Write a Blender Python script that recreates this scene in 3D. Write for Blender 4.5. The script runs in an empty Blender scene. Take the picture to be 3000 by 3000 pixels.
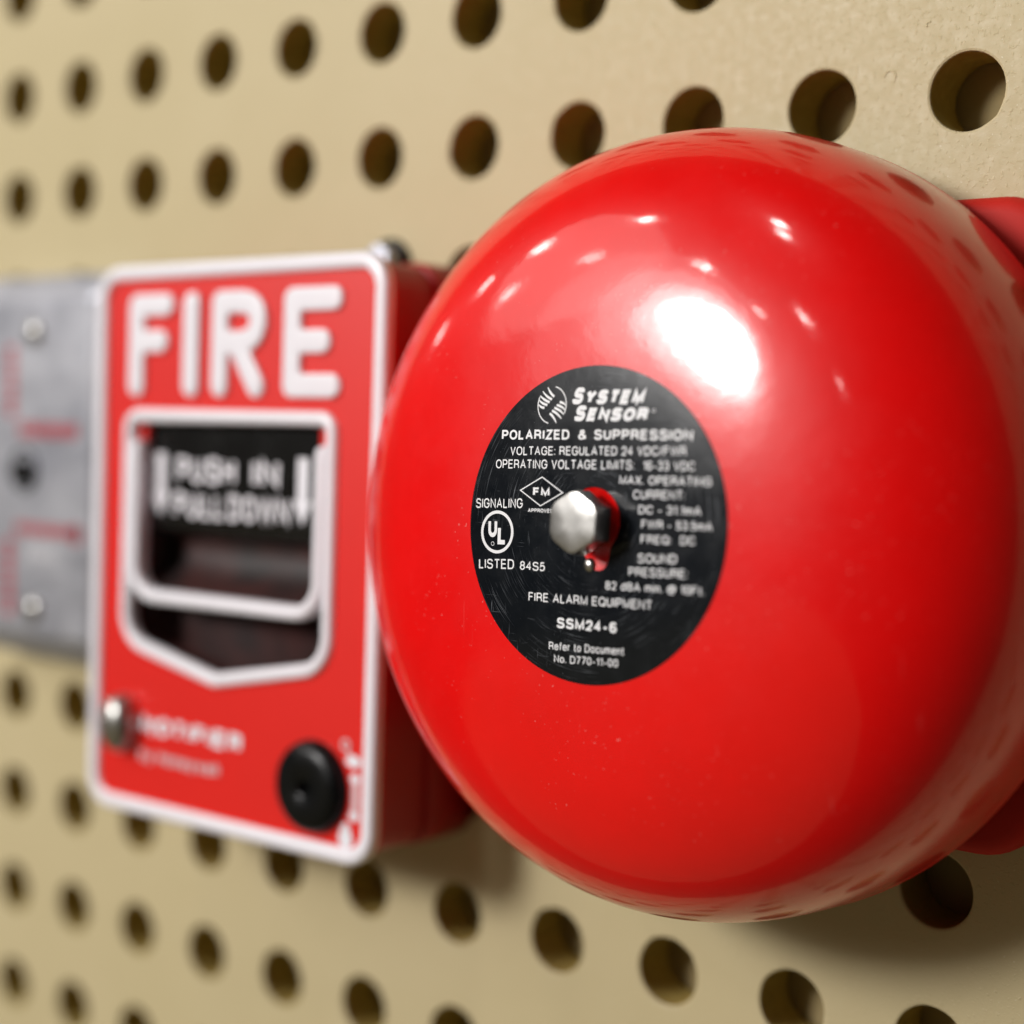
import bpy, bmesh, math, random
from mathutils import Matrix, Vector, Euler

MM = 0.001
U = 31.75                      # hole pitch of the perforated board in mm
PI = math.pi
random.seed(4)
scn = bpy.context.scene
COL = scn.collection

# ------------------------------------------------------------------ camera
cam_d = bpy.data.cameras.new('camera')
cam = bpy.data.objects.new('camera', cam_d)
COL.objects.link(cam)
rx, ry, rz = -0.0568511, -0.0237091, 0.6822728
Rz = Matrix.Rotation(rz, 3, 'Z'); Rx = Matrix.Rotation(rx, 3, 'X'); Ry = Matrix.Rotation(ry, 3, 'Y')
R = Rz @ Rx @ Ry               # columns: right, forward, up
right, fwd, up = R.col[0], R.col[1], R.col[2]
M = Matrix((right, up, -fwd)).transposed().to_4x4()
M.translation = Vector((14.2880576, -9.62619501, -2.08530585)) * U * MM
cam.matrix_world = M
cam_d.sensor_width = 36.0
cam_d.lens = 36.0 * 3072.98 / 1932.0
cam_d.clip_start = 0.01
cam_d.clip_end = 60.0
cam_d.dof.use_dof = True
cam_d.dof.focus_distance = 0.3145
cam_d.dof.aperture_fstop = 4.7
scn.camera = cam

# ------------------------------------------------------------------ world and exposure
w = bpy.data.worlds.new('World'); scn.world = w; w.use_nodes = True
bg = w.node_tree.nodes['Background']
bg.inputs[0].default_value = (1.0, 0.80, 0.55, 1); bg.inputs[1].default_value = 0.05
scn.view_settings.view_transform = 'Standard'
scn.view_settings.look = 'None'
scn.view_settings.exposure = 0.0
scn.view_settings.gamma = 1.0

# ------------------------------------------------------------------ lamps (directions read from the highlights on the gong)
BELL = Vector((276.5, -60, -60)) * MM
def lamp(name, az, el, dist, size, radiance, color=(1, 0.96, 0.91), shape='DISK'):
    a, e = math.radians(az), math.radians(el)
    d = Vector((math.sin(a) * math.cos(e), -math.cos(a) * math.cos(e), math.sin(e)))
    l = bpy.data.lights.new(name, 'AREA'); l.shape = shape; l.size = size
    area = PI * size * size / 4 if shape == 'DISK' else size * size
    l.energy = radiance * area * PI
    l.color = color
    o = bpy.data.objects.new(name, l); COL.objects.link(o)
    o.location = BELL + d * dist
    o.rotation_euler = (-d).to_track_quat('-Z', 'Y').to_euler()
    return o
lamp('key_lamp', -26.5, 18, 2.0, 0.41, 40, (1, 0.97, 0.95))
lamp('key_falloff_inner', -27.5, 18.3, 2.02, 0.56, 11, (1, 0.97, 0.95))  # added dimmer disc round the key, softens the edge of its highlight
lamp('key_falloff_mid', -29.5, 18.3, 2.05, 0.78, 3.6, (1, 0.97, 0.95))  # wider added disc, continues the key's soft falloff
lamp('key_falloff_outer', -32, 18.5, 2.1, 1.1, 1.2, (1, 0.97, 0.95))  # widest and dimmest added layer, shifted left for the outer glow
lamp('floor_bounce', -25, -40, 2.3, 3.4, 0.17, (1, 0.84, 0.45))
lamp('room_bounce', -50, 29, 2.6, 1.25, 1.8, (1, 0.93, 0.88))
for az, el, s, rad in ((-11.5, 58.5, .14, 60), (-9.5, 54.5, .13, 45), (-45, 42, .12, 60), (-63, 32, .12, 45), (-47, 29, .10, 22), (-28, 32, .11, 45),
                       (-72, 25, .10, 32), (-59, 23, .11, 24), (-7, 31, .11, 32), (-80, 18, .10, 26), (0, 22, .10, 12), (-18, 27, .10, 16)):
    dist = 1.15 / math.sin(math.radians(el)) if el > 30 else 1.15 / math.sin(math.radians(el))
    lamp('ceiling_lamp', az, el, dist, s * dist / 1.8 * .68, rad)

# ------------------------------------------------------------------ helpers
def put(name, me, mat, parent=None, smooth=True, **props):
    o = bpy.data.objects.new(name, me); COL.objects.link(o)
    if mat:
        me.materials.append(mat)
    if smooth:
        for p in me.polygons: p.use_smooth = True
    if parent: o.parent = parent
    for k, v in props.items(): o[k] = v
    return o
def mesh(name, verts, faces):
    me = bpy.data.meshes.new(name)
    me.from_pydata([(x * MM, y * MM, z * MM) for x, y, z in verts], [], faces)
    me.validate(); me.update()
    bm = bmesh.new(); bm.from_mesh(me); bmesh.ops.recalc_face_normals(bm, faces=bm.faces); bm.to_mesh(me); bm.free()
    return me
def empty(name, loc, label, cat, **props):
    o = bpy.data.objects.new(name, None); COL.objects.link(o)
    o.location = Vector(loc) * MM; o.empty_display_size = 0.02
    o['label'] = label; o['category'] = cat
    for k, v in props.items(): o[k] = v
    return o
def sharp(o, ang=35):
    me = o.data
    bm = bmesh.new(); bm.from_mesh(me)
    for e in bm.edges:
        e.smooth = not (len(e.link_faces) == 2 and e.calc_face_angle(0) > math.radians(ang))
    bm.to_mesh(me); bm.free()
    return o

def round_poly(pts, rad, seg=8):
    """polygon corners rounded, each with a radius of its own"""
    out = []; n = len(pts)
    for i in range(n):
        p0, p, p1 = Vector(pts[i - 1]), Vector(pts[i]), Vector(pts[(i + 1) % n]); r = rad[i]
        a = (p0 - p).normalized(); b = (p1 - p).normalized()
        ang = a.angle(b); t = r / math.tan(ang / 2)
        s, e = p + a * t, p + b * t
        c = p + (a + b).normalized() * (r / math.sin(ang / 2))
        a0 = math.atan2(s.y - c.y, s.x - c.x); a1 = math.atan2(e.y - c.y, e.x - c.x)
        d = (a1 - a0 + PI) % (2 * PI) - PI
        for k in range(seg + 1):
            q = a0 + d * k / seg
            out.append((c.x + r * math.cos(q), c.y + r * math.sin(q)))
    return out
def rrect(w_, h_, r, cx=0, cz=0, seg=8):
    x, z = w_ / 2, h_ / 2
    return round_poly([(cx - x, cz - z), (cx + x, cz - z), (cx + x, cz + z), (cx - x, cz + z)], [r] * 4, seg)
def rings(loops, cap_start=True, cap_end=True, closed=True):
    """loops: list of lists of (x,y,z) with equal length, skinned together"""
    v = [p for l in loops for p in l]; n = len(loops[0]); f = []
    for i in range(len(loops) - 1):
        for j in range(n if closed else n - 1):
            k = (j + 1) % n
            f.append((i * n + j, i * n + k, (i + 1) * n + k, (i + 1) * n + j))
    if cap_start: f.append(tuple(range(n)))
    if cap_end: f.append(tuple(range((len(loops) - 1) * n, len(loops) * n)))
    return v, f
def block(w_, h_, r, y0, y1, bev=1.0, cx=0, cz=0, back_bev=0.0, seg=8):
    """rounded slab, front at y0 (towards the viewer, smaller y), back at y1, front edge rounded"""
    L = []
    def ring(ins, y): return [(x, y, z) for x, z in rrect(w_ - 2 * ins, h_ - 2 * ins, max(r - ins, .3), cx, cz, seg)]
    for k in range(5):
        a = PI / 2 * k / 4
        L.append(ring(bev * (1 - math.sin(a)), y0 + bev * (1 - math.cos(a))))
    L.append(ring(0, y1 - back_bev))
    if back_bev: L.append(ring(back_bev, y1))
    return rings(L)
def lathe(prof, cx=0, cz=0, seg=64, cap0=False, cap1=False):
    L = [[(cx + r * math.cos(2 * PI * k / seg), y, cz + r * math.sin(2 * PI * k / seg)) for k in range(seg)] for r, y in prof]
    return rings(L, cap0, cap1)
def tube(path, rw, rd, y=0.0, closed=True, seg=12, power=1.0, ends=5):
    """swept bar on the XZ plane: half width rw, half depth rd"""
    n = len(path); P = [Vector(p) for p in path]; L = []
    def sec(c, nrm, k=1.0):
        out = []
        for s in range(seg):
            a = 2 * PI * s / seg
            ca, sa = math.cos(a), math.sin(a)
            ca = math.copysign(abs(ca) ** power, ca); sa = math.copysign(abs(sa) ** power, sa)
            out.append((c.x + nrm.x * rw * k * ca, y + rd * k * sa, c.y + nrm.y * rw * k * ca))
        return out
    for i in range(n):
        if closed: t = (P[(i + 1) % n] - P[i - 1])
        else: t = P[min(i + 1, n - 1)] - P[max(i - 1, 0)]
        t.normalize(); nr = Vector((-t.y, t.x))
        if not closed and i == 0:
            for k in range(ends):
                a = PI / 2 * (k + .15) / ends
                L.append(sec(P[0] - t * rw * math.cos(a), nr, math.sin(a)))
        L.append(sec(P[i], nr))
        if not closed and i == n - 1:
            for k in range(ends):
                a = PI / 2 * (k + .85) / ends
                L.append(sec(P[-1] + t * rw * math.sin(a), nr, math.cos(a)))
    if closed: L.append(L[0])
    return rings(L, not closed, not closed)
def join(*parts):
    V, F = [], []
    for v, f in parts:
        o = len(V); V += v; F += [tuple(i + o for i in q) for q in f]
    return V, F
def plate_with_hole(outer, inner, y0, y1):
    """flat plate between an outer and an inner outline with thickness"""
    bm = bmesh.new()
    def loop(pts, y):
        vs = [bm.verts.new((x * MM, y * MM, z * MM)) for x, z in pts]
        return vs, [bm.edges.new((vs[i], vs[(i + 1) % len(vs)])) for i in range(len(vs))]
    o, oe = loop(outer, y0); i_, ie = loop(inner, y0)
    bmesh.ops.triangle_fill(bm, use_beauty=True, use_dissolve=False, edges=oe + ie)
    o2, _ = loop(outer, y1); i2, _ = loop(inner, y1)
    for A, B in ((o, o2), (i_, i2)):
        for k in range(len(A)):
            q = (k + 1) % len(A); bm.faces.new((A[k], A[q], B[q], B[k]))
    bmesh.ops.recalc_face_normals(bm, faces=bm.faces)
    me = bpy.data.meshes.new('plate'); bm.to_mesh(me); bm.free()
    return me

# ------------------------------------------------------------------ materials
class Mat:
    def __init__(s, name, color, rough=.5, metal=0.0, coat=0.0, coat_rough=.1, spec=.5):
        s.m = bpy.data.materials.new(name); s.m.use_nodes = True
        s.n = s.m.node_tree.nodes; s.l = s.m.node_tree.links
        s.b = s.n['Principled BSDF']
        s.b.inputs['Base Color'].default_value = (*color, 1)
        s.b.inputs['Roughness'].default_value = rough
        s.b.inputs['Metallic'].default_value = metal
        s.b.inputs['Coat Weight'].default_value = coat
        s.b.inputs['Coat Roughness'].default_value = coat_rough
        s.b.inputs['Specular IOR Level'].default_value = spec
        tc = s.n.new('ShaderNodeTexCoord'); s.co = tc.outputs['Object']
    def mapping(s, scale, rot=(0, 0, 0), src=None):
        mp = s.n.new('ShaderNodeMapping'); mp.inputs['Scale'].default_value = scale; mp.inputs['Rotation'].default_value = rot
        s.l.new(src or s.co, mp.inputs['Vector']); return mp.outputs[0]
    def noise(s, scale, detail=4, rough=.55, vec=None, dist=0):
        t = s.n.new('ShaderNodeTexNoise'); t.inputs['Scale'].default_value = scale
        t.inputs['Detail'].default_value = detail; t.inputs['Roughness'].default_value = rough; t.inputs['Distortion'].default_value = dist
        s.l.new(vec or s.co, t.inputs['Vector']); return t.outputs['Fac']
    def ramp(s, src, stops):
        r = s.n.new('ShaderNodeValToRGB'); e = r.color_ramp.elements
        while len(e) < len(stops): e.new(.5)
        for k, (p, c) in enumerate(stops):
            e[k].position = p; e[k].color = (*c, 1) if isinstance(c, tuple) else (c, c, c, 1)
        s.l.new(src, r.inputs[0]); return r.outputs[0]
    def mix(s, fac, a, b):
        x = s.n.new('ShaderNodeMix'); x.data_type = 'RGBA'
        for sock, val in ((x.inputs['Factor'], fac), (x.inputs[6], a), (x.inputs[7], b)):
            if isinstance(val, tuple): sock.default_value = (*val, 1)
            elif isinstance(val, (int, float)): sock.default_value = val
            else: s.l.new(val, sock)
        return x.outputs[2]
    def mul(s, a, b, op='MULTIPLY'):
        x = s.n.new('ShaderNodeMath'); x.operation = op
        for sock, val in ((x.inputs[0], a), (x.inputs[1], b)):
            if isinstance(val, (int, float)): sock.default_value = val
            else: s.l.new(val, sock)
        return x.outputs[0]
    def bump(s, h, strength, dist):
        b = s.n.new('ShaderNodeBump'); b.inputs['Strength'].default_value = strength; b.inputs['Distance'].default_value = dist
        s.l.new(h, b.inputs['Height']); s.l.new(b.outputs[0], s.b.inputs['Normal']); return b
    def set(s, name, sock): s.l.new(sock, s.b.inputs[name]); return s

# board paint
W = Mat('beige_board_paint', (.55, .47, .31), .42, spec=.3)
n1 = W.noise(9, 3); n2 = W.noise(60, 4)
c = W.mix(W.ramp(n1, [(.35, 0.), (.7, 1.)]), (.555, .468, .268), (.590, .500, .298))
c = W.mix(W.mul(W.ramp(n2, [(.45, 0.), (.75, 1.)]), .2), c, (.51, .425, .235))
c = W.mix(W.mul(W.ramp(W.noise(1500, 1), [(.70, 0.), (.76, 1.)]), W.ramp(W.noise(35, 3), [(.42, .15), (.62, .8)])), c, (.80, .75, .58))  # tiny pale dots painted in as glints off the bumpy paint
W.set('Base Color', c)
W.set('Roughness', W.ramp(W.noise(420, 3), [(.3, .40), (.7, .58)]))
hb = W.mul(W.noise(1300, 3, .65), W.mul(W.noise(300, 2), .5), 'ADD')
W.bump(W.mul(W.mul(W.noise(1400, 2, .6), W.mul(W.noise(380, 2), .7), 'ADD'), W.mul(W.ramp(W.noise(1000, 2), [(.58, 0.), (.70, 1.)]), 1.3), 'ADD'), .42, .00011)
HOLE = Mat('raw_fibreboard_edge', (.30, .195, .075), .85)
HOLE.set('Base Color', HOLE.mix(HOLE.noise(500, 4), (.28, .20, .045), (.44, .33, .09)))
BACK = Mat('backing_paper', (.20, .15, .07), .9)
BACK.set('Base Color', BACK.mix(BACK.noise(120, 4), (.26, .20, .09), (.38, .30, .15)))

# gong paint
G = Mat('glossy_red_enamel', (.80, .003, .005), .36, coat=.8, coat_rough=.07, spec=.22)
gn = G.noise(260, 3, .6)
G.set('Base Color', G.mix(G.ramp(G.noise(45, 5, .7), [(.35, 0.), (.75, 1.)]), (.88, .0006, .0016), (.80, .0006, .0012)))
dustc = G.mul(G.ramp(G.noise(1500, 1), [(.73, 0.), (.77, 1.)]), G.ramp(G.noise(40, 3), [(.45, 0.), (.65, .5)]))
gcol = G.b.inputs['Base Color'].links[0].from_socket
scrg = G.mul(G.ramp(G.noise(1, 2, vec=G.mapping((2200, 100, 60), (0, .25, 0))), [(.70, 0.), (.76, 1.)]), G.ramp(G.noise(30, 2), [(.52, 0.), (.62, .14)]))
G.set('Base Color', G.mix(G.mul(dustc, scrg, 'ADD'), gcol, (.85, .42, .38)))
G.set('Roughness', G.ramp(G.noise(70, 6, .7), [(.35, .30), (.7, .40)]))
specks = G.ramp(G.noise(900, 2, .5), [(.74, 0.), (.80, 1.)])
G.set('Coat Roughness', G.ramp(G.noise(35, 5, .7), [(.35, .055), (.75, .11)]))
gb = G.bump(G.mul(G.mul(gn, G.mul(specks, .25), 'ADD'), G.mul(G.noise(85, 3, .5), 1.6), 'ADD'), .20, .00012)
G.l.new(gb.outputs[0], G.b.inputs['Coat Normal'])

RP = Mat('red_box_enamel', (.52, .004, .004), .42, coat=.1, coat_rough=.25, spec=.3)
RP.set('Base Color', RP.mix(RP.noise(50, 4), (.40, .002, .002), (.33, .002, .002)))
RP.bump(RP.noise(500, 3), .25, .00015)
RB = Mat('red_base_enamel', (.62, .012, .010), .58, spec=.2)
RB.set('Base Color', RB.mix(RB.noise(50, 4), (.60, .022, .014), (.52, .018, .012)))
FP = Mat('red_face_plastic', (.78, .014, .008), .40, coat=.15, coat_rough=.25, spec=.4)
FP.set('Base Color', FP.mix(FP.noise(40, 5, .65), (.80, .013, .008), (.72, .010, .006)))
FP.bump(FP.noise(350, 3), .2, .0001)
WP = Mat('white_raised_paint', (.88, .86, .89), .35, coat=.3)
WP.set('Base Color', WP.mix(WP.noise(80, 4), (.93, .91, .97), (.87, .85, .91)))
WP.b.inputs['Subsurface Weight'].default_value = 0
BP = Mat('black_glossy_plastic', (.005, .005, .005), .3, coat=.12, coat_rough=.12, spec=.3)
BP.set('Roughness', BP.ramp(BP.noise(60, 5, .7), [(.3, .2), (.7, .34)]))
DB = Mat('dark_brown_plastic', (.03, .014, .013), .5, coat=.08, coat_rough=.3, spec=.35)
DB.set('Base Color', DB.mix(DB.ramp(DB.noise(60, 2), [(.35, 0.), (.65, 1.)]), (.014, .010, .010), (.055, .018, .016)))
KN = Mat('black_rubber', (.003, .0035, .004), .3, spec=.22)
KN.set('Roughness', KN.ramp(KN.noise(150, 4), [(.3, .24), (.7, .36)]))
ZN = Mat('zinc_plated_steel', (.62, .60, .56), .33, 1.0)
zv = ZN.mapping((1, 1, 1))
ZN.set('Base Color', ZN.mix(ZN.ramp(ZN.noise(520, 6, .75, dist=1.5), [(.38, 0.), (.68, 1.)]), (.40, .395, .38), (.46, .45, .43)))
ZN.set('Roughness', ZN.ramp(ZN.noise(260, 4, .6), [(.3, .27), (.7, .33)]))
ZN.bump(ZN.noise(900, 3), .03, .00006)
ST = Mat('brushed_grey_steel', (.36, .37, .39), .42, .75)
sv = ST.mapping((3, 3, 60))
ST.set('Roughness', ST.ramp(ST.noise(20, 4, vec=sv), [(.3, .36), (.7, .52)]))
ST.set('Base Color', ST.mix(ST.ramp(ST.noise(42, 4, .6), [(.35, 0.), (.65, 1.)]), (.60, .61, .66), (.36, .37, .42)))
RI = Mat('red_print', (.50, .03, .04), .5)
RI.set('Base Color', RI.mix(RI.noise(200, 3), (.50, .08, .10), (.40, .07, .09)))
PI_ = Mat('printed_white_ink', (.78, .78, .80), .45)
PI_.set('Base Color', PI_.mix(PI_.noise(900, 3), (.92, .92, .94), (.84, .84, .87)))
GI = Mat('pale_grey_print', (.52, .52, .55), .5)
GI.set('Base Color', GI.mix(GI.noise(200, 3), (.56, .56, .59), (.46, .46, .50)))
PK = Mat('pale_pad_print', (.75, .55, .57), .5)
PK.set('Base Color', PK.mix(PK.noise(300, 3), (.80, .62, .64), (.70, .50, .53)))

# black sticker on the gong, scuffed
LB = Mat('scuffed_black_sticker', (.004, .006, .009), .2, coat=.15, coat_rough=.08, spec=.35)
sep = LB.n.new('ShaderNodeSeparateXYZ'); LB.l.new(LB.co, sep.inputs[0])
rad = LB.mul(LB.mul(LB.mul(sep.outputs[0], sep.outputs[0]), LB.mul(sep.outputs[2], sep.outputs[2]), 'ADD'), .5, 'POWER')
at = LB.mul(sep.outputs[2], sep.outputs[0], 'ARCTAN2')
def polar_noise(fr, fa, det, off):
    cb = LB.n.new('ShaderNodeCombineXYZ')
    LB.l.new(LB.mul(rad, fr), cb.inputs[0]); LB.l.new(LB.mul(at, fa), cb.inputs[1]); cb.inputs[2].default_value = off
    return LB.noise(1.0, det, .6, vec=cb.outputs[0], dist=.3)
arc = LB.ramp(polar_noise(5200, 2.2, 3, 0.), [(.59, 0.), (.68, 1.)])
zone = LB.ramp(LB.noise(95, 2), [(.46, 0.), (.62, 1.)])
lin1 = LB.ramp(LB.noise(1, 2, vec=LB.mapping((2600, 100, 190), (0, .55, 0))), [(.68, 0.), (.75, 1.)])
lin2 = LB.ramp(LB.noise(1, 2, vec=LB.mapping((180, 100, 2500), (0, .65, 0))), [(.68, 0.), (.76, 1.)])
zone2 = LB.ramp(LB.noise(70, 2, vec=LB.mapping((1, 1, 1), (0, 1, 0))), [(.48, 0.), (.64, 1.)])
scr = LB.mul(LB.mul(LB.mul(arc, zone), .55), LB.mul(LB.mul(lin1, lin2, 'ADD'), LB.mul(zone2, .5)), 'ADD')
smud = LB.ramp(LB.noise(140, 5, .65), [(.5, 0.), (.8, 1.)])
dust = LB.ramp(LB.noise(2400, 1), [(.76, 0.), (.80, 1.)])
fac = LB.mul(LB.mul(LB.mul(scr, .55), LB.mul(smud, .012), 'ADD'), LB.mul(dust, .18), 'ADD')
LB.set('Base Color', LB.mix(fac, (.003, .005, .008), (.42, .45, .50)))
LB.set('Roughness', LB.mul(LB.ramp(LB.noise(160, 5, .7), [(.3, .13), (.75, .24)]), LB.mul(scr, .2), 'ADD'))
LB.bump(LB.noise(500, 3), .12, .00012)

# ------------------------------------------------------------------ perforated board
def make_board():
    seg = 40; r = 7.75; t = 12.0; V = []; Fc = []; Fh = []
    c0, c1, r0, r1 = -14, 26, -16, 12
    rnd = random.Random(7)
    for i in range(c0, c1):
        for j in range(r0, r1):
            cx, cz = i * U, j * U
            base = len(V); h = U / 2
            jag = [0.0] * seg
            for _ in range(rnd.choice((0, 1, 1, 2))):
                k0 = rnd.randrange(seg); a = rnd.uniform(.12, .38)
                for d in (-1, 0, 1): jag[(k0 + d) % seg] += a * (1 if d == 0 else .4)
            ph = rnd.uniform(0, 6.28); el = rnd.uniform(0, .07)
            for k in range(seg):
                a = 2 * PI * (k + .5) / seg; ca, sa = math.cos(a), math.sin(a)
                s = h / max(abs(ca), abs(sa))
                rr = r + jag[k] * .8 + el * math.cos(2 * a + ph)
                V.append((cx + ca * s, 0, cz + sa * s))
                V.append((cx + ca * (rr + .55), 0, cz + sa * (rr + .55)))
                V.append((cx + ca * (rr + .12), .16, cz + sa * (rr + .12)))
                V.append((cx + ca * rr, .6, cz + sa * rr))
                V.append((cx + ca * (rr - .05), t, cz + sa * (rr - .05)))
            # square corners
            cb = len(V)
            V += [(cx + h, 0, cz + h), (cx - h, 0, cz + h), (cx - h, 0, cz - h), (cx + h, 0, cz - h)]
            q = seg // 4
            for k in range(seg):
                n = (k + 1) % seg; a, b = base + 5 * k, base + 5 * n
                crn = {q // 2 - 1: 0, q // 2 - 1 + q: 1, q // 2 - 1 + 2 * q: 2, q // 2 - 1 + 3 * q: 3}.get(k)
                if crn is None: Fc.append((a, a + 1, b + 1, b))
                else: Fc.append((a, a + 1, b + 1, b, cb + crn))
                Fc.append((a + 1, a + 2, b + 2, b + 1)); Fc.append((a + 2, a + 3, b + 3, b + 2))
                Fh.append((a + 3, a + 4, b + 4, b + 3))
    me = bpy.data.meshes.new('board')
    me.from_pydata([(x * MM, y * MM, z * MM) for x, y, z in V], [], Fc + Fh)
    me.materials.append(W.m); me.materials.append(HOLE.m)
    me.update()
    for k, p in enumerate(me.polygons):
        p.material_index = 0 if k < len(Fc) else 1
        p.use_smooth = k >= len(Fc)
    o = bpy.data.objects.new('perforated_wall_board', me); COL.objects.link(o); o['kind'] = 'structure'
    return o
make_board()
bx0, bx1, bz0, bz1 = -14.5 * U, 25.5 * U, -16.5 * U, 11.5 * U
v, f = [(bx0, 12.8, bz0), (bx1, 12.8, bz0), (bx1, 12.8, bz1), (bx0, 12.8, bz1)], [(0, 1, 2, 3)]
v2 = [(x, 16, z) for x, _, z in v]
put('backing_sheet', mesh('backing', v + v2, f + [(4, 5, 6, 7), (0, 1, 5, 4), (1, 2, 6, 5), (2, 3, 7, 6), (3, 0, 4, 7)]), BACK.m, smooth=False, kind='structure')

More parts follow.
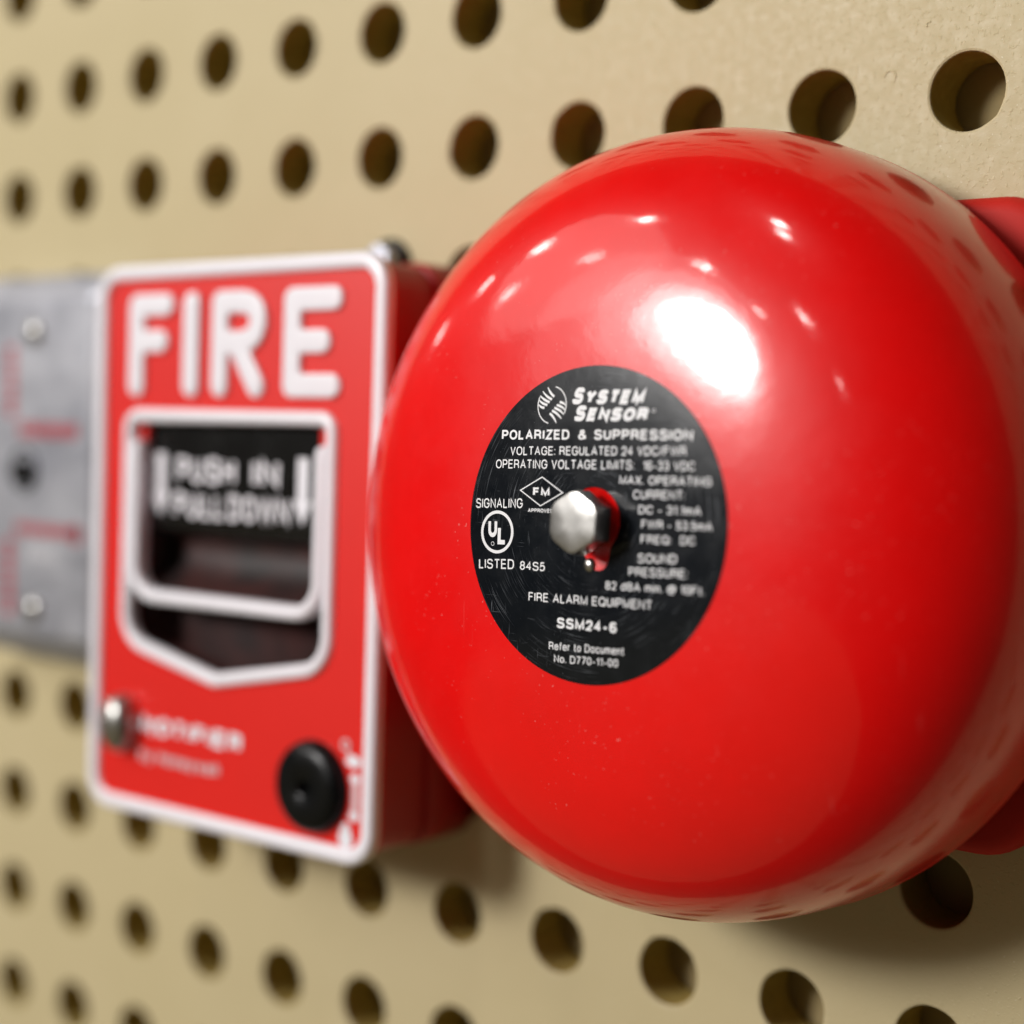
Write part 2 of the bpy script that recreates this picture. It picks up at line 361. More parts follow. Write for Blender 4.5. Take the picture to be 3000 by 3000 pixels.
# ------------------------------------------------------------------ lettering
# a plain grotesque drawn as strokes: char -> (advance width, [(points, corner radius, closed)]), cap height 1
GL = {
 'A': (.66, [([(0, 0), (.33, 1), (.66, 0)], 0, 0), ([(.12, .34), (.54, .34)], 0, 0)]),
 'B': (.58, [([(.3, .53), (0, .53), (0, 1), (.54, 1), (.54, .53), (.3, .53)], .22, 0), ([(.3, .53), (.58, .53), (.58, 0), (0, 0), (0, .53)], .25, 0)]),
 'C': (.64, [([(.63, .74), (.60, 1), (0, 1), (0, 0), (.60, 0), (.64, .27)], .31, 0)]),
 'D': (.62, [([(0, 0), (0, 1), (.62, 1), (.62, 0)], [.01, .01, .38, .38], 1)]),
 'E': (.54, [([(.54, 0), (0, 0), (0, 1), (.52, 1)], 0, 0), ([(0, .52), (.48, .52)], 0, 0)]),
 'F': (.50, [([(0, 0), (0, 1), (.50, 1)], 0, 0), ([(0, .52), (.44, .52)], 0, 0)]),
 'G': (.68, [([(.64, .72), (.62, 1), (0, 1), (0, 0), (.68, 0), (.68, .46), (.38, .46)], [0, .31, .33, .33, .30, .01, 0], 0)]),
 'H': (.60, [([(0, 0), (0, 1)], 0, 0), ([(.6, 0), (.6, 1)], 0, 0), ([(0, .53), (.6, .53)], 0, 0)]),
 'I': (.0, [([(0, 0), (0, 1)], 0, 0)]),
 'J': (.4, [([(.4, 1), (.4, 0), (0, 0), (0, .3)], .2, 0)]),
 'K': (.58, [([(0, 0), (0, 1)], 0, 0), ([(.58, 1), (0, .36)], 0, 0), ([(.2, .58), (.6, 0)], 0, 0)]),
 'L': (.46, [([(0, 1), (0, 0), (.46, 0)], 0, 0)]),
 'M': (.72, [([(0, 0), (0, 1), (.36, .04), (.72, 1), (.72, 0)], 0, 0)]),
 'N': (.60, [([(0, 0), (0, 1), (.6, 0), (.6, 1)], 0, 0)]),
 'O': (.70, [([(0, 0), (.7, 0), (.7, 1), (0, 1)], .349, 1)]),
 'P': (.56, [([(0, 0), (0, 1), (.56, 1), (.56, .46), (0, .46)], [0, .01, .26, .26, 0], 0)]),
 'Q': (.70, [([(0, 0), (.7, 0), (.7, 1), (0, 1)], .349, 1), ([(.42, .26), (.74, -.06)], 0, 0)]),
 'R': (.60, [([(0, 0), (0, 1), (.57, 1), (.57, .49), (0, .49)], [0, .01, .25, .25, 0], 0), ([(.34, .49), (.54, .40), (.60, 0)], [0, .12, 0], 0)]),
 'S': (.60, [([(.57, .79), (.55, 1), (.02, 1), (.02, .56), (.60, .47), (.60, 0), (0, 0), (0, .23)], [0, .25, .24, .2, .2, .25, .27, 0], 0)]),
 'T': (.58, [([(0, 1), (.58, 1)], 0, 0), ([(.29, 0), (.29, 1)], 0, 0)]),
 'U': (.58, [([(0, 1), (0, 0), (.58, 0), (.58, 1)], .28, 0)]),
 'V': (.62, [([(0, 1), (.31, 0), (.62, 1)], 0, 0)]),
 'W': (.92, [([(0, 1), (.22, 0), (.46, .98), (.70, 0), (.92, 1)], 0, 0)]),
 'X': (.60, [([(0, 0), (.6, 1)], 0, 0), ([(0, 1), (.6, 0)], 0, 0)]),
 'Y': (.62, [([(0, 1), (.31, .44), (.62, 1)], 0, 0), ([(.31, 0), (.31, .44)], 0, 0)]),
 'Z': (.56, [([(0, 1), (.56, 1), (0, 0), (.58, 0)], 0, 0)]),
 '0': (.48, [([(0, 0), (.48, 0), (.48, 1), (0, 1)], .239, 1)]),
 '1': (.22, [([(0, .74), (.22, 1), (.22, 0)], 0, 0)]),
 '2': (.48, [([(0, .70), (0, 1), (.48, 1), (.48, .55), (0, 0), (.50, 0)], [0, .23, .23, .2, .01, 0], 0)]),
 '3': (.48, [([(0, .80), (0, 1), (.45, 1), (.45, .54), (.2, .54)], [0, .22, .22, .22, 0], 0), ([(.2, .54), (.48, .54), (.48, 0), (0, 0), (0, .22)], [0, .24, .25, .24, 0], 0)]),
 '4': (.52, [([(.38, 0), (.38, 1), (0, .30), (.54, .30)], 0, 0)]),
 '5': (.48, [([(.44, 1), (.08, 1), (.03, .50), (.16, .64), (.48, .64), (.48, 0), (0, 0), (0, .20)], [0, .01, .01, .1, .24, .25, .24, 0], 0)]),
 '6': (.50, [([(.48, .84), (.44, 1), (0, 1), (0, 0), (.50, 0), (.50, .56), (0, .56), (0, .36)], [0, .2, .24, .24, .24, .24, .23, 0], 0)]),
 '7': (.48, [([(0, 1), (.48, 1), (.16, 0)], [0, .01, 0], 0)]),
 '8': (.48, [([(.02, .54), (.46, .54), (.46, 1), (.02, 1)], .215, 1), ([(0, 0), (.48, 0), (.48, .54), (0, .54)], .238, 1)]),
 '9': (.48, [([(.02, .24), (.04, 0), (.48, 0), (.48, 1), (0, 1), (0, .40), (.48, .40), (.48, .64)], [0, .2, .24, .24, .24, .24, .23, 0], 0)]),
 '&': (.62, [([(.62, 0), (.14, .72), (.14, 1), (.42, 1), (.42, .70), (0, .42), (0, 0), (.42, 0), (.58, .44)], [0, .1, .13, .13, .14, .2, .2, .2, 0], 0)]),
 ':': (.0, [([(0, 0), (0, .11)], 0, 0), ([(0, .60), (0, .71)], 0, 0)]),
 '.': (.0, [([(0, 0), (0, .11)], 0, 0)]),
 '-': (.32, [([(0, .36), (.32, .36)], 0, 0)]),
 '/': (.28, [([(0, 0), (.28, 1)], 0, 0)]),
 '@': (.86, [([(.66, .70), (.60, .26), (.74, .2), (.86, .40), (.86, .92), (0, .92), (0, -.12), (.72, -.12)], [0, .08, .1, .1, .4, .42, .42, 0], 0), ([(.24, .24), (.62, .24), (.62, .72), (.24, .72)], .18, 1)]),
 'b': (.44, [([(0, 1), (0, 0)], 0, 0), ([(0, 0), (.44, 0), (.44, .72), (0, .72)], .215, 1)]),
 'c': (.42, [([(.42, .50), (.40, .72), (0, .72), (0, 0), (.40, 0), (.43, .24)], .2, 0)]),
 'd': (.44, [([(.44, 1), (.44, 0)], 0, 0), ([(0, 0), (.44, 0), (.44, .72), (0, .72)], .215, 1)]),
 'e': (.46, [([(.03, .38), (.46, .38), (.46, .72), (0, .72), (0, 0), (.44, 0), (.45, .2)], [0, .01, .21, .22, .22, .2, 0], 0)]),
 'f': (.26, [([(.28, 1), (.10, 1), (.10, 0)], [0, .14, 0], 0), ([(0, .70), (.26, .70)], 0, 0)]),
 'i': (.0, [([(0, 0), (0, .72)], 0, 0), ([(0, .89), (0, 1)], 0, 0)]),
 'l': (.0, [([(0, 0), (0, 1)], 0, 0)]),
 'm': (.70, [([(0, 0), (0, .72), (.35, .72), (.35, 0)], [0, .16, .16, 0], 0), ([(.35, .3), (.35, .72), (.70, .72), (.70, 0)], [0, .16, .16, 0], 0), ([(0, 0), (0, .76)], 0, 0)]),
 'n': (.40, [([(0, 0), (0, .72), (.40, .72), (.40, 0)], [0, .19, .19, 0], 0), ([(0, 0), (0, .76)], 0, 0)]),
 'o': (.46, [([(0, 0), (.46, 0), (.46, .72), (0, .72)], .22, 1)]),
 'r': (.22, [([(0, 0), (0, .76)], 0, 0), ([(0, .4), (0, .70), (.26, .70)], [0, .18, 0], 0)]),
 't': (.24, [([(.10, .96), (.10, 0), (.27, 0)], [0, .1, 0], 0), ([(0, .70), (.26, .70)], 0, 0)]),
 'u': (.40, [([(0, .74), (0, 0), (.40, 0), (.40, .3)], [0, .19, .19, 0], 0), ([(.40, 0), (.40, .74)], 0, 0)]),
 'w': (.64, [([(0, .74), (.16, 0), (.32, .72), (.48, 0), (.64, .74)], 0, 0)]),
 'y': (.44, [([(0, .74), (.22, .02)], 0, 0), ([(.44, .74), (.18, -.22), (.02, -.22)], [0, .08, 0], 0)]),
}
def round_path(pts, rad, closed, seg=5):
    n = len(pts); out = []
    R_ = rad if isinstance(rad, list) else [rad] * n
    for i in range(n):
        p = Vector(pts[i])
        if (not closed and i in (0, n - 1)) or R_[i] <= .012:
            out.append(tuple(p)); continue
        p0, p1 = Vector(pts[i - 1]), Vector(pts[(i + 1) % n])
        a, b = p0 - p, p1 - p
        la, lb = a.length, b.length; a.normalize(); b.normalize()
        ang = a.angle(b); t = R_[i] / math.tan(ang / 2)
        lim_a = la * (.5 if (closed or 0 < (i - 1) and R_[i - 1] > .012) else 1); lim_b = lb * (.5 if (closed or (i + 1 < n - 1 and R_[(i + 1) % n] > .012)) else 1)
        t = min(t, lim_a, lim_b); r = t * math.tan(ang / 2)
        c = p + (a + b).normalized() * (r / math.sin(ang / 2)); s, e = p + a * t, p + b * t
        a0 = math.atan2(s.y - c.y, s.x - c.x); d = (math.atan2(e.y - c.y, e.x - c.x) - a0 + PI) % (2 * PI) - PI
        out += [(c.x + r * math.cos(a0 + d * k / seg), c.y + r * math.sin(a0 + d * k / seg)) for k in range(seg + 1)]
    clean = [out[0]]
    for q in out[1:]:
        if (Vector(q) - Vector(clean[-1])).length > 1e-4: clean.append(q)
    return clean
def ribbon(P, hw, closed):
    """mitred flat ribbon"""
    P = [Vector(p) for p in P]; n = len(P); V = []
    if closed and (P[0] - P[-1]).length < 1e-4: P.pop(); n -= 1
    for i in range(n):
        d0 = (P[i] - P[i - 1]).normalized() if (closed or i) else None
        d1 = (P[(i + 1) % n] - P[i]).normalized() if (closed or i < n - 1) else None
        d0 = d0 or d1; d1 = d1 or d0
        n0, n1 = Vector((-d0.y, d0.x)), Vector((-d1.y, d1.x)); m_ = n0 + n1
        if m_.length < .2: m_ = n0
        m_.normalize(); k = hw / max(m_.dot(n0), .5)
        V += [P[i] + m_ * k, P[i] - m_ * k]
    F = [(2 * i, 2 * i + 1, 2 * ((i + 1) % n) + 1, 2 * ((i + 1) % n)) for i in range(n if closed else n - 1)]
    return V, F
def text_shape(text, wt, gap=.145):
    """list of (verts, faces), box 0..width x 0..1"""
    x = wt / 2; out = []
    for ch in text:
        if ch == ' ': x += .44; continue
        adv, strokes = GL[ch]
        for pts, rad, closed in strokes:
            q = round_path([(px, wt / 2 + py * (1 - wt)) for px, py in pts], rad, closed)
            V, F = ribbon([(x + a, b) for a, b in q], wt / 2, closed); out.append((V, F))
        x += adv + wt + gap
    return out, x - gap - wt / 2
def lettering(parts, mat, parent, name='lettering', surf=None, lift=.16, label=None):
    """parts: (text, (x0,z0) baseline left, (x1,z1) baseline right, cap height, weight, slant)"""
    V, F = [], []
    for text, a, b, cap, wt, slant in parts:
        sh, wid = text_shape(text, wt)
        A, B = Vector(a), Vector(b); t = (B - A).normalized(); nrm = Vector((-t.y, t.x))
        sx = ((B - A).length - slant * cap) / wid
        for si, (v_, f_) in enumerate(sh):
            o = len(V)
            for q in v_:
                p = A + t * (q.x * sx + slant * cap * q.y) + nrm * (q.y * cap)
                V.append((p.x, (surf(p.x, p.y) if surf else 0) - lift - .006 * (si % 3), p.y))
            F += [tuple(i + o for i in g) for g in f_]
    me = bpy.data.meshes.new(name); me.from_pydata([(x * MM, y * MM, z * MM) for x, y, z in V], [], F); me.update()
    o = put(name, me, mat, parent, smooth=False)
    if label: o['label'] = label
    return o
def stroke(pts, wd):
    """flat ribbon along points (x,z)"""
    P = [Vector(p) for p in pts]; V = []; F = []
    for i, p in enumerate(P):
        t = (P[min(i + 1, len(P) - 1)] - P[max(i - 1, 0)]).normalized(); n = Vector((-t.y, t.x))
        wv = wd[i] if isinstance(wd, (list, tuple)) else wd
        V += [p + n * wv / 2, p - n * wv / 2]
    for i in range(len(P) - 1): F.append((2 * i, 2 * i + 1, 2 * i + 3, 2 * i + 2))
    return V, F
def flat_marks(name, parts, mat, parent, surf=None, lift=.16, label=None):
    V, F = [], []
    for v_, f_ in parts:
        o = len(V); V += [(p[0], (surf(p[0], p[1]) if surf else 0) - lift, p[1]) for p in v_]; F += [tuple(i + o for i in q) for q in f_]
    me = bpy.data.meshes.new(name); me.from_pydata([(x * MM, y * MM, z * MM) for x, y, z in V], [], F); me.update()
    o = put(name, me, mat, parent, smooth=False)
    if label: o['label'] = label
    return o
def ring2d(cx, cz, r, wd, n=48):
    V = []; F = []
    for k in range(n):
        a = 2 * PI * k / n
        V += [(cx + (r + wd / 2) * math.cos(a), cz + (r + wd / 2) * math.sin(a)), (cx + (r - wd / 2) * math.cos(a), cz + (r - wd / 2) * math.sin(a))]
    for k in range(n):
        q = (k + 1) % n; F.append((2 * k, 2 * k + 1, 2 * q + 1, 2 * q))
    return V, F

# ------------------------------------------------------------------ the bell
bell = empty('fire_alarm_bell', (276.47, 0, -87.80), 'round red alarm bell with black sticker and centre bolt, in front of the pull station', 'bell')
GR, GB, GF, GN, GM = 2.4831 * U, 0.6139 * U, 2.0 * U, 3.8321, 2.9808
TILT = (-0.0534, 0, -0.0091)
def gy(r): return GB + (GF - GB) * max(0., 1 - (r / GR) ** GN) ** (1 / GM)
def gsurf(x, z): return -gy(math.hypot(x, z))
prof = [(0.01, -GF)]
N = 70
for k in range(1, N + 1):
    a = PI / 2 * k / N
    r = GR * math.sin(a) ** (2 / GN)
    if r < 3.4: continue
    prof.append((r, -gy(r)))
prof = [(3.3, -gy(3.3) + 1.5), (3.3, -gy(3.3))] + prof[1:]
prof += [(GR + .15, -GB + .6), (GR, -GB + 1.1), (GR - .8, -GB + 1.3), (GR - 1.8, -GB + .8), (GR - 2.2, -GB - .5)]
for k in range(14):
    a = PI / 2 * (1 - .06 - .94 * k / 14); r = (GR - 2.2) * math.sin(a) ** (2 / GN)
    prof.append((r, -gy(min(r + 1.9, GR)) + 2.4 - .0))
gong = put('gong', mesh('gong', *lathe(prof, seg=160)), G.m, bell); gong.rotation_euler = TILT

# sticker: disc with a keyhole opening, following the gong's face
LR, LX, LZ = 29.54, -.31, -.94
def keyhole(phi):
    """radius of the sticker's opening seen from (0.2,-0.2)"""
    base = 6.25
    d = (math.degrees(phi) - (-75) + 180) % 360 - 180     # tongue points down
    return base + 3.0 * math.exp(-(abs(d) / 21) ** 2.6)
LV, LF = [], []; NS, NRr = 160, 16
for i in range(NRr + 1):
    for k in range(NS):
        a = 2 * PI * k / NS; u = i / NRr
        xi, zi = .2 + keyhole(a) * math.cos(a), -.2 + keyhole(a) * math.sin(a)
        xo, zo = LX + LR * math.cos(a), LZ + LR * math.sin(a)
        x, z = xi + (xo - xi) * u, zi + (zo - zi) * u
        LV.append((x, gsurf(x, z) - .10, z))
for i in range(NRr):
    for k in range(NS):
        q = (k + 1) % NS; LF.append((i * NS + k, i * NS + q, (i + 1) * NS + q, (i + 1) * NS + k))
for i, s in ((0, 1), (NRr, 1)):                            # thin edges down to the paint
    o = len(LV)
    for k in range(NS):
        x, y, z = LV[i * NS + k]; LV.append((x, y + .09, z))
    for k in range(NS):
        q = (k + 1) % NS; LF.append((i * NS + k, i * NS + q, o + q, o + k))
sticker = put('sticker', mesh('sticker', LV, LF), LB.m, bell); sharp(sticker, 30); sticker.rotation_euler = TILT
B2 = .14
lettering([('S', (-6.35, 21.3), (-3.0, 21.33), 3.15, .29, .30), ('YSTEM', (-3.45, 21.35), (10.65, 21.5), 2.7, .31, .30),
           ('S', (-5.6, 18.15), (-2.3, 18.2), 2.95, .29, .30), ('ENSOR', (-2.65, 18.2), (11.65, 18.45), 2.5, .31, .30)], PI_.m, sticker, surf=gsurf)
P_ = []
def T(t, a, b, cap, bold=B2, slant=0): P_.append((t, a, b, cap, bold, slant))
T('POLARIZED', (-22.88, 14.24), (-6.27, 14.68), 1.9, .20)
T('&', (-4.18, 14.73), (-2.21, 14.79), 1.85, .19)
T('SUPPRESSION', (-.5, 14.8), (21.05, 15.27), 1.9, .20)
T('VOLTAGE: REGULATED 24 VDC/FWR', (-20.45, 11.31), (19.9, 12.5), 1.7)
T('OPERATING VOLTAGE LIMITS:', (-23.92, 8.65), (8.9, 9.6), 1.75)
T('16-33 VDC', (10.9, 9.62), (21.87, 9.89), 1.65)
T('MAX. OPERATING', (5.85, 6.88), (25.5, 7.35), 1.6)
T('CURRENT:', (9.09, 4.33), (20.2, 4.71), 1.62)
T('DC - 31.1mA', (10.47, 1.71), (23.75, 2.15), 1.55)
T('FWR - 53.5mA', (11.28, -.88), (26.2, -.47), 1.55)
T('FREQ:  DC', (11.32, -3.60), (22.9, -3.15), 1.55)
T('SOUND', (10.95, -7.15), (19.3, -6.68), 1.7)
T('PRESSURE:', (9.10, -9.65), (21.7, -9.14), 1.62)
T('82 dBA min. @ 10Ft.', (4.07, -12.52), (25.3, -11.81), 1.55)
T('FIRE ALARM EQUIPMENT', (-13.84, -16.20), (14.6, -15.30), 1.68, .14)
T('SSM24-6', (-6.68, -20.65), (7.12, -20.27), 1.98, .22)
T('Refer to Document', (-8.33, -24.90), (9.0, -24.1), 1.5)
T('No. D770-11-00', (-6.98, -27.15), (7.78, -26.4), 1.45)
T('SIGNALING', (-28.47, .72), (-16.54, 1.3), 1.9)
T('LISTED', (-26.85, -11.0), (-17.83, -10.48), 1.9)
T('84S5', (-16.36, -10.46), (-10.26, -10.31), 1.68)
T('FM', (-14.19, 3.79), (-10.12, 3.91), 1.6, .23)
T('APPROVED', (-15.16, .61), (-9.1, .80), .74, .2)
T('U', (-24.85, -4.75), (-22.6, -4.65), 3.5, .24)
T('L', (-22.35, -5.99), (-20.1, -5.9), 3.6, .24)
lettering(P_, PI_.m, sticker, surf=gsurf)
def dia(cx, cz, w_, h_, t_):
    o = [(cx - w_, cz), (cx, cz + h_), (cx + w_, cz), (cx, cz - h_)]; k = t_ / w_ * 1.25
    i = [(cx + (x - cx) * (1 - k), cz + (z - cz) * (1 - k)) for x, z in o]
    return o + i, [(a, (a + 1) % 4, (a + 1) % 4 + 4, a + 4) for a in range(4)]
for mk in (dia(-12.2, 4.7, 5.35, 2.85, .36), ring2d(-22.62, -3.62, 3.86, .6), ring2d(-23.6, -5.95, .36, .1, 16), ring2d(12.4, 20.4, .33, .1, 16)):
    flat_marks('approval_mark', [mk], PI_.m, sticker, gsurf)
lg = []
cx, cz = -10.93, 21.1
st = [(-1.3, 3.35), (-2.45, 2.55), (-3.0, 1.75), (-3.25, .93), (-3.22, .05)]
en = [(.41, 1.6), (-.1, 1.06), (-.62, .53), (-1.15, 0), (-1.8, -.55)]
for sgn in (1, -1):
    for (x0, z0), (x1, z1) in zip(st, en):
        mx, mz = (x0 + x1) / 2 - .2, (z0 + z1) / 2 - .3
        pts = []
        for k in range(9):
            u = k / 8
            pts.append((cx + sgn * ((1 - u) ** 2 * x0 + 2 * u * (1 - u) * mx + u * u * x1), cz + sgn * ((1 - u) ** 2 * z0 + 2 * u * (1 - u) * mz + u * u * z1)))
        lg.append(stroke(pts, [.20 + .26 * min(1, k / 4) for k in range(9)]))
    a0, a1 = (80, -25) if sgn == 1 else (260, 155)
    lg.append(stroke([(cx + 3.4 * math.cos(math.radians(a0 + (a1 - a0) * k / 20)), cz + 3.5 * math.sin(math.radians(a0 + (a1 - a0) * k / 20))) for k in range(21)], .22))
flat_marks('emblem', lg, PI_.m, sticker, gsurf)

# centre bolt: hexagonal head standing off the gong on its shank
def hexring(rv, y, off=0): return [(rv * math.sin(PI / 3 * k + off), y, rv * math.cos(PI / 3 * k + off)) for k in range(6)]
def hexhead(R_, y0, y1, ch=.8, flat=.0, seg=4):
    """hex prism with the corners of its face turned down; many points round so the chamfer is curved"""
    n = 6 * 8; L = []
    def hr(a): 
        m_ = (a % (PI / 3)) - PI / 6
        return R_ * math.cos(PI / 6) / math.cos(m_)
    def ring_(fr, y, circ):
        out = []
        for k in range(n):
            a = 2 * PI * k / n; r_ = hr(a); rc = R_ * circ
            r_ = min(r_, rc) if circ < 1.2 else r_
            out.append((r_ * fr * math.sin(a), y, r_ * fr * math.cos(a)))
        return out
    L.append(ring_(.30, y0 + .0, 9)); L.append(ring_(.9, y0, .905)); L.append(ring_(1, y0 + .12, .925))
    L.append(ring_(1, y0 + .45, .965)); L.append(ring_(1, y0 + ch, 9))
    L.append(ring_(1, y1, 9)); L.append(ring_(.5, y1 + .01, 9))
    return rings(L)
BY = -GF - 7.0
v, f = hexhead(5.95, BY, BY + 4.6)
bolt = put('bolt', mesh('bolt', v, f), ZN.m, bell); sharp(bolt, 28); bolt.rotation_euler = TILT
bolt.location = Vector((.75, 0, -.55)) * MM
v, f = lathe([(3.0, BY + 4.5), (3.0, BY + 12)], seg=32)
put('shank', mesh('shank', v, f), ZN.m, bolt)
v, f = lathe([(.02, -GF - .75), (.7, -GF - .7), (1.15, -GF - .45), (1.35, -GF - .1), (1.35, -GF + 1)], .15, -8.35, seg=24)
pin = put('locating_pin', mesh('pin', v, f), ZN.m, bell); pin.rotation_euler = TILT

# base behind the gong
v, f = block(132, 125.5, 13, -11, -.05, bev=3.5, cx=0, cz=2.9, seg=10)
base = put('base_plate', mesh('base', v, f), RB.m, bell)
v, f = lathe([(.1, -34), (40, -34), (44, -31), (44, -14)], 0, 0, 64)
put('striker_housing', mesh('housing', v, f), RP.m, bell)

# ------------------------------------------------------------------ pull station
stn = empty('fire_alarm_pull_station', (144.51, 0, -99.98), 'red manual pull station reading FIRE with raised white border and black handle', 'fire alarm')
FROT = (-0.0166, -0.0038, 0.0333)
def fpart(name, me, mat, parent=None, **k):
    o = put(name, me, mat, parent or stn, **k)
    if parent is None:
        o.location = Vector((0, -38.1, 0)) * MM; o.rotation_euler = FROT
    return o
PW, PH = 103.4, 143.6
win = round_poly([(-37.7, -26.0), (-3.2, -33.3), (35.0, -26.2), (35.0, 32.7), (-37.7, 32.7)], [9, 1.5, 9, 3.5, 3.5])
face = fpart('face_plate', plate_with_hole(rrect(PW - 3, PH - 3, 6.5), win, 1.4, 5.0), FP.m, smooth=False)
fpart('border', mesh('border', *tube(rrect(PW - 4.4, PH - 4.4, 6.6), 2.05, 1.8, 1.8, seg=16, power=.75)), WP.m, face)
fpart('window_frame', mesh('wf', *tube(win, 1.8, 2.0, 1.9, seg=16, power=.75)), WP.m, face)
# raised FIRE
SW = 2.9
def bar(*p): return tube(list(p), SW, .9, 1.1, closed=False, seg=22, power=.38, ends=6)
def bez(p0, p1, p2, n=7): return [tuple((1 - t) ** 2 * a + 2 * t * (1 - t) * b + t * t * c_ for a, b, c_ in zip(p0, p1, p2)) for t in [k / n for k in range(n + 1)]]
def letter(name_lab, *bars):
    o = fpart('letter', mesh('letter', *join(*bars)), WP.m, face)
    md = o.modifiers.new('union', 'REMESH'); md.mode = 'VOXEL'; md.voxel_size = .00032; md.use_smooth_shade = True; return o
zt, zb = 61.2, 40.4
letter('F', bar((-35.3, zb), (-35.3, zt)), bar((-35.2, zt - .1), (-24.3, zt - .1)), bar((-35.2, 51.8), (-26.3, 51.8)))
letter('I', bar((-14.5, zb), (-14.5, zt)))
Rb = [(-3.9, zt - .1), (3.0, zt - .1)] + bez((3.0, zt - .1), (9.4, zt - .2), (9.5, 56.3)) + bez((9.5, 56.3), (9.4, 51.4), (2.6, 51.1)) + [(-3.9, 51.1)]
letter('R', bar((-3.9, zb), (-3.9, zt)), bar(*[p for i, p in enumerate(Rb) if i == 0 or (Vector(p) - Vector(Rb[i - 1])).length > .01]), bar((2.2, 50.5), (9.0, zb)))
letter('E', bar((21.3, zb), (21.3, zt)), bar((21.4, zt - .1), (34.6, zt - .1)), bar((21.4, 51.0), (31.0, 51.0)), bar((21.4, zb + .1), (34.3, zb + .1)))
# recess behind the window
L = [[(x, y, z) for x, z in win] for y in (4.9, 14.5)]
rv, rf = rings(L, False, True)
fpart('recess', mesh('recess', rv, rf), DB.m, face)
sharp(face.children[-1]) if face.children else None
# handle: black scoop profile with white U rim
def extr(profile, x0, x1, r=0):
    A = [(x0, y, z) for y, z in profile]; B = [(x1, y, z) for y, z in profile]
    return rings([A, B], True, True)
hp = [(9.5, 2.2), (12.6, .6), (13, -2), (12.2, -5.5), (9.5, -8.6), (5.6, -11), (3.2, -12), (2.6, -13.2), (3.0, -14.6), (4.4, -15.2), (13.8, -15.3), (13.8, 2.2)]
handle = fpart('handle', mesh('handle', *extr(hp, -34.3, 31.6)), DB.m)
sharp(handle, 50)
panel = fpart('lettered_panel', mesh('panel', *extr([(4.8, 30.2), (4.8, 4.2), (5.0, 3.4), (5.8, 2.8), (9.5, 2.2), (13.7, 2.25), (13.7, 30.2)], -34.2, 31.5)), BP.m, handle)
sharp(panel, 50)
ur = [(-34.6, 24.5), (-34.6, -6)] + [(-34.6 + 8 * (1 - math.cos(PI / 2 * k / 8)), -6 - 8 * math.sin(PI / 2 * k / 8)) for k in range(1, 9)]
ur += [(31.9 - 8 * (1 - math.cos(PI / 2 * k / 8)), -6 - 8 * math.sin(PI / 2 * k / 8)) for k in range(8, 0, -1)] + [(31.9, -6), (31.9, 24.5)]
rim = fpart('handle_rim', mesh('rim', *tube(ur, 1.9, 2.6, 2.2, closed=False, seg=16, power=.7)), WP.m, handle)
for x in (-34.6, 31.2):
    fpart('tab', mesh('tab', *block(3.4, 4.4, .8, 2.6, 5.0, .4, x, 28.2, seg=3)), FP.m, handle)
lettering([('PUSH', (-23.2, 15.7), (-1.4, 15.7), 6.6, .2, 0), ('IN', (4.7, 15.7), (14.2, 15.7), 6.6, .2, 0),
           ('PULL', (-24.2, 6.7), (-5.2, 6.7), 6.6, .2, 0), ('DOWN', (-3.6, 6.7), (17.9, 6.7), 6.6, .2, 0)],
          WP.m, handle, surf=lambda x, z: 4.8, lift=.25)
def arrow(cx_, ztop, ztip, sw=3.6, hw=6.4):
    return [(cx_ - sw / 2, ztop), (cx_ + sw / 2, ztop), (cx_ + sw / 2, ztip + 6), (cx_ + hw / 2, ztip + 6), (cx_, ztip), (cx_ - hw / 2, ztip + 6), (cx_ - sw / 2, ztip + 6)], [(0, 6, 2, 1), (5, 4, 3, 2, 6)]
for ax_ in (-29.3, 22.2): flat_marks('arrow', [arrow(ax_, 23.2, 6.8)], WP.m, handle, lambda x, z: 4.8, .25)
# lower lettering
lettering([('NOTIFIER', (-31.0, -49.9), (7.0, -50.2), 4.5, .29, .12)], WP.m, face, surf=lambda x, z: 1.4, lift=.25)
lettering([('by Honeywell', (-31.2, -57.2), (-1.4, -57.4), 3.2, .21, 0)], PK.m, face, surf=lambda x, z: 1.4, lift=.25)
# lock screw and reset knob
v, f = lathe([(.02, -4.0), (3.0, -3.8), (5.0, -3.1), (6.1, -1.8), (6.4, -.3), (6.4, 1.5)], -37.4, -48.0, 40)
v = [(-37.4 + (x + 37.4) * .84, y * 1.2, -48.2 + (z + 48.0) * 1.2) for x, y, z in v]
fpart('lock_screw', mesh('lock', v, f), ZN.m)
v, f = lathe([(.02, 1.2), (1.5, 1.0), (1.5, -1.9), (2.0, -2.3), (7.8, -2.2), (9.6, -1.7), (10.7, -.6), (11.1, .8), (11.2, 1.7)], 31.4, -54.7, 56)
fpart('reset_knob', mesh('knob', v, f), KN.m)
def arcp(cx_, cz_, r, a0, a1, n=10): return [(cx_ + r * math.cos(math.radians(a0 + (a1 - a0) * k / n)), cz_ + r * math.sin(math.radians(a0 + (a1 - a0) * k / n))) for k in range(n + 1)]
drop = [(42.2 + 3.1 * math.sin(a) * (math.sin(a / 2) ** .8), -64.5 - 3.0 * -math.cos(a)) for a in [2 * PI * k / 20 for k in range(20)]]
drop = [(42.3 + 3.0 * math.sin(2 * PI * k / 20) * (.35 + .65 * (1 - math.cos(2 * PI * k / 20)) / 2), -64.6 + 3.1 * math.cos(2 * PI * k / 20)) for k in range(20)]
def blob(cx_, cz_, rx_, rz_): return [(cx_ + rx_ * math.cos(2 * PI * k / 16), cz_ + rz_ * math.sin(2 * PI * k / 16)) for k in range(16)], [tuple(range(16))]
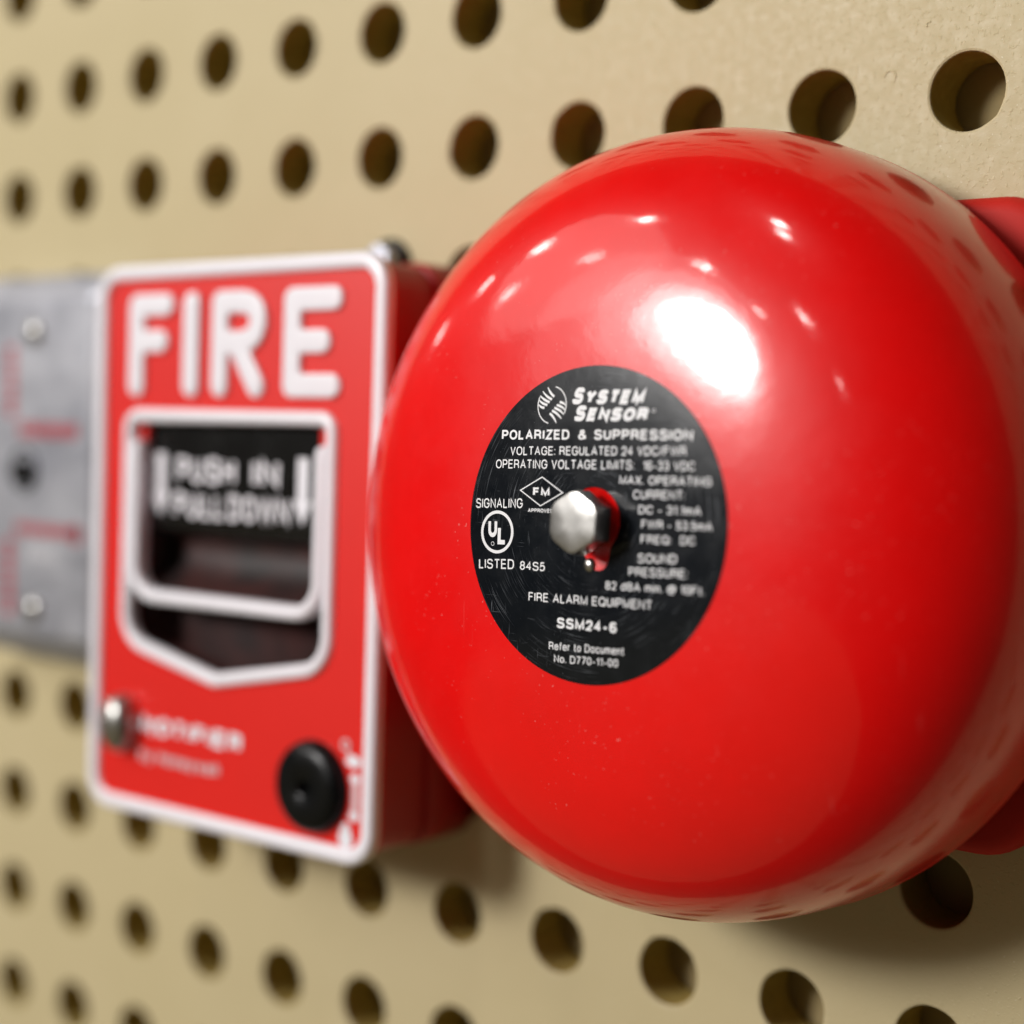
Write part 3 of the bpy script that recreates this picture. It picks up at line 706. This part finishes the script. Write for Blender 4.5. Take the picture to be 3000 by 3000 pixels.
flat_marks('turn_marks', [(drop, [tuple(range(20))]), blob(44.2, -47.0, 2.4, 1.5), blob(44.9, -51.0, 1.5, 1.3), blob(44.8, -59.8, 1.5, 1.3)], WP.m, face, lambda x, z: 1.4, .25)
flat_marks('turn_scale', [stroke([(44.95, -52.2), (45.1, -55.4), (44.95, -58.6)], 2.0), ring2d(41.6, -43.4, 1.1, .6, 20), stroke([(42.3, -44.6), (43.2, -46.0)], .7)], PK.m, face, lambda x, z: 1.4, .22)
# front cover and back box
v, f = block(PW - 4, PH - 4, 7, 4.9, 20.6, bev=.5)
bm_face = mesh('cover', v, f)
cover = fpart('front_cover', plate_with_hole(rrect(PW - 3.6, PH - 3.6, 7.5), [(x * .99, z * .99) for x, z in rrect(PW - 9, PH - 9, 5)], 4.95, 20.2), RP.m, smooth=False)
v, f = block(PW - 7, PH - 7, 6, -20.5, -12, bev=.4)
put('seam', mesh('seam', v, f), RP.m, stn, smooth=False)
v, f = block(PW - 2.4, PH - 2.4, 8, -17.0, -.05, bev=1.2, seg=10)
put('back_box', mesh('back_box', v, f), RP.m, stn)

# ------------------------------------------------------------------ grey steel plate at the left edge
gp = empty('steel_switch_plate', (31.6, 0, -84.2), 'grey steel cover plate with two screws and red print, left of the pull station', 'switch plate')
def bevel_plate():
    L = []
    for ins, y in ((0, -.05), (0, -9.5), (.6, -10.4), (7.2, -15.2), (7.8, -15.5)):
        L.append([(x, y, z) for x, z in rrect(70 - 2 * ins, 116 - 2 * ins, max(4 - ins * .35, 1.2), 0, 0, 6)])
    return rings(L)
plate = put('cover_plate', mesh('cover_plate', *bevel_plate()), ST.m, gp); sharp(plate, 20)
for z in (40.6, -43.0):
    v, f = lathe([(.02, -17.6), (1.6, -17.5), (3.1, -16.9), (4.0, -15.9), (4.1, -15.3)], .2, z, 32)
    s = put('screw', mesh('screw', v, f), ZN.m, gp)
v, f = lathe([(.1, -14.6), (5.6, -14.6), (5.6, -16.2), (6.4, -16.2), (6.6, -15.4)], -4.6, -.8, 32)
put('key_switch', mesh('key_switch', v, f), KN.m, gp)
v, f = lathe([(.02, -19.5), (2.8, -19.2), (3.6, -18), (3.8, -15)], -4.0, -1.5, 24)
put('switch_lever', mesh('lever', v, f), KN.m, gp)
def rows(x0, x1, zc, h_, n):
    out = []; wd = (x1 - x0) / n
    for k in range(n):
        a, b = x0 + wd * k + wd * .12, x0 + wd * (k + 1) - wd * .12
        out.append(([(a, zc - h_ / 2), (b, zc - h_ / 2), (b, zc + h_ / 2), (a, zc + h_ / 2)], [(0, 1, 2, 3)]))
    return out
def cols(z0, z1, xc, h_, n): return [([(q[1], q[0]) for q in v_], f_) for v_, f_ in rows(z0, z1, xc, h_, n)]
marks = (rows(-7.5, 22, 11.4, 4.2, 9), rows(-9, 23.5, -18.6, 3.4, 9) + [blob(21.5, -18.9, 3.0, 3.0)], cols(15, 37, -11.6, 4.6, 6), cols(-46, -22, -12.5, 4.6, 6))
for mk in marks: flat_marks('red_print', mk, RI.m, gp, lambda x, z: -15.5, .2 + .01 * (len(mk) > 9))
flat_marks('pale_print', rows(-4, 12, -25.5, 5.5, 4), GI.m, gp, lambda x, z: -15.5, .2)

# ------------------------------------------------------------------ hexagonal bolt in the board above the pull station
hb_ = empty('hex_bolt', (164.3, 0, -27.0), 'small zinc bolt on a dark washer, in the board just above the red pull station', 'bolt')
v, f = hexhead(4.2, -7.0, -2.0, ch=.7)
h_ = put('bolt_head', mesh('hexb', [(x + .5, y, z + .2) for x, y, z in v], f), ST.m, hb_); sharp(h_, 28)
v, f = lathe([(3.0, -2.2), (6.0, -2.1), (6.5, -1.6), (6.6, -.1)], -.4, -.5, 40)
put('washer', mesh('washer', v, f), KN.m, hb_)

# a blister in the paint between two holes, and a few fixings of the board's own wear
board = bpy.data.objects['perforated_wall_board']
for bx, bz, rr, a0, a1 in ((301.0, 4.6, 1.25, -40, 170), (331.5, -15.0, .6, 0, 200), (309.0, 14.0, .5, 60, 220)):
    pth = arcp(bx, bz, rr, a0, a1, 12)
    put('paint_blister', mesh('blister', *tube(pth, .22, .12, 0.0, closed=False, seg=10)), W.m, board)
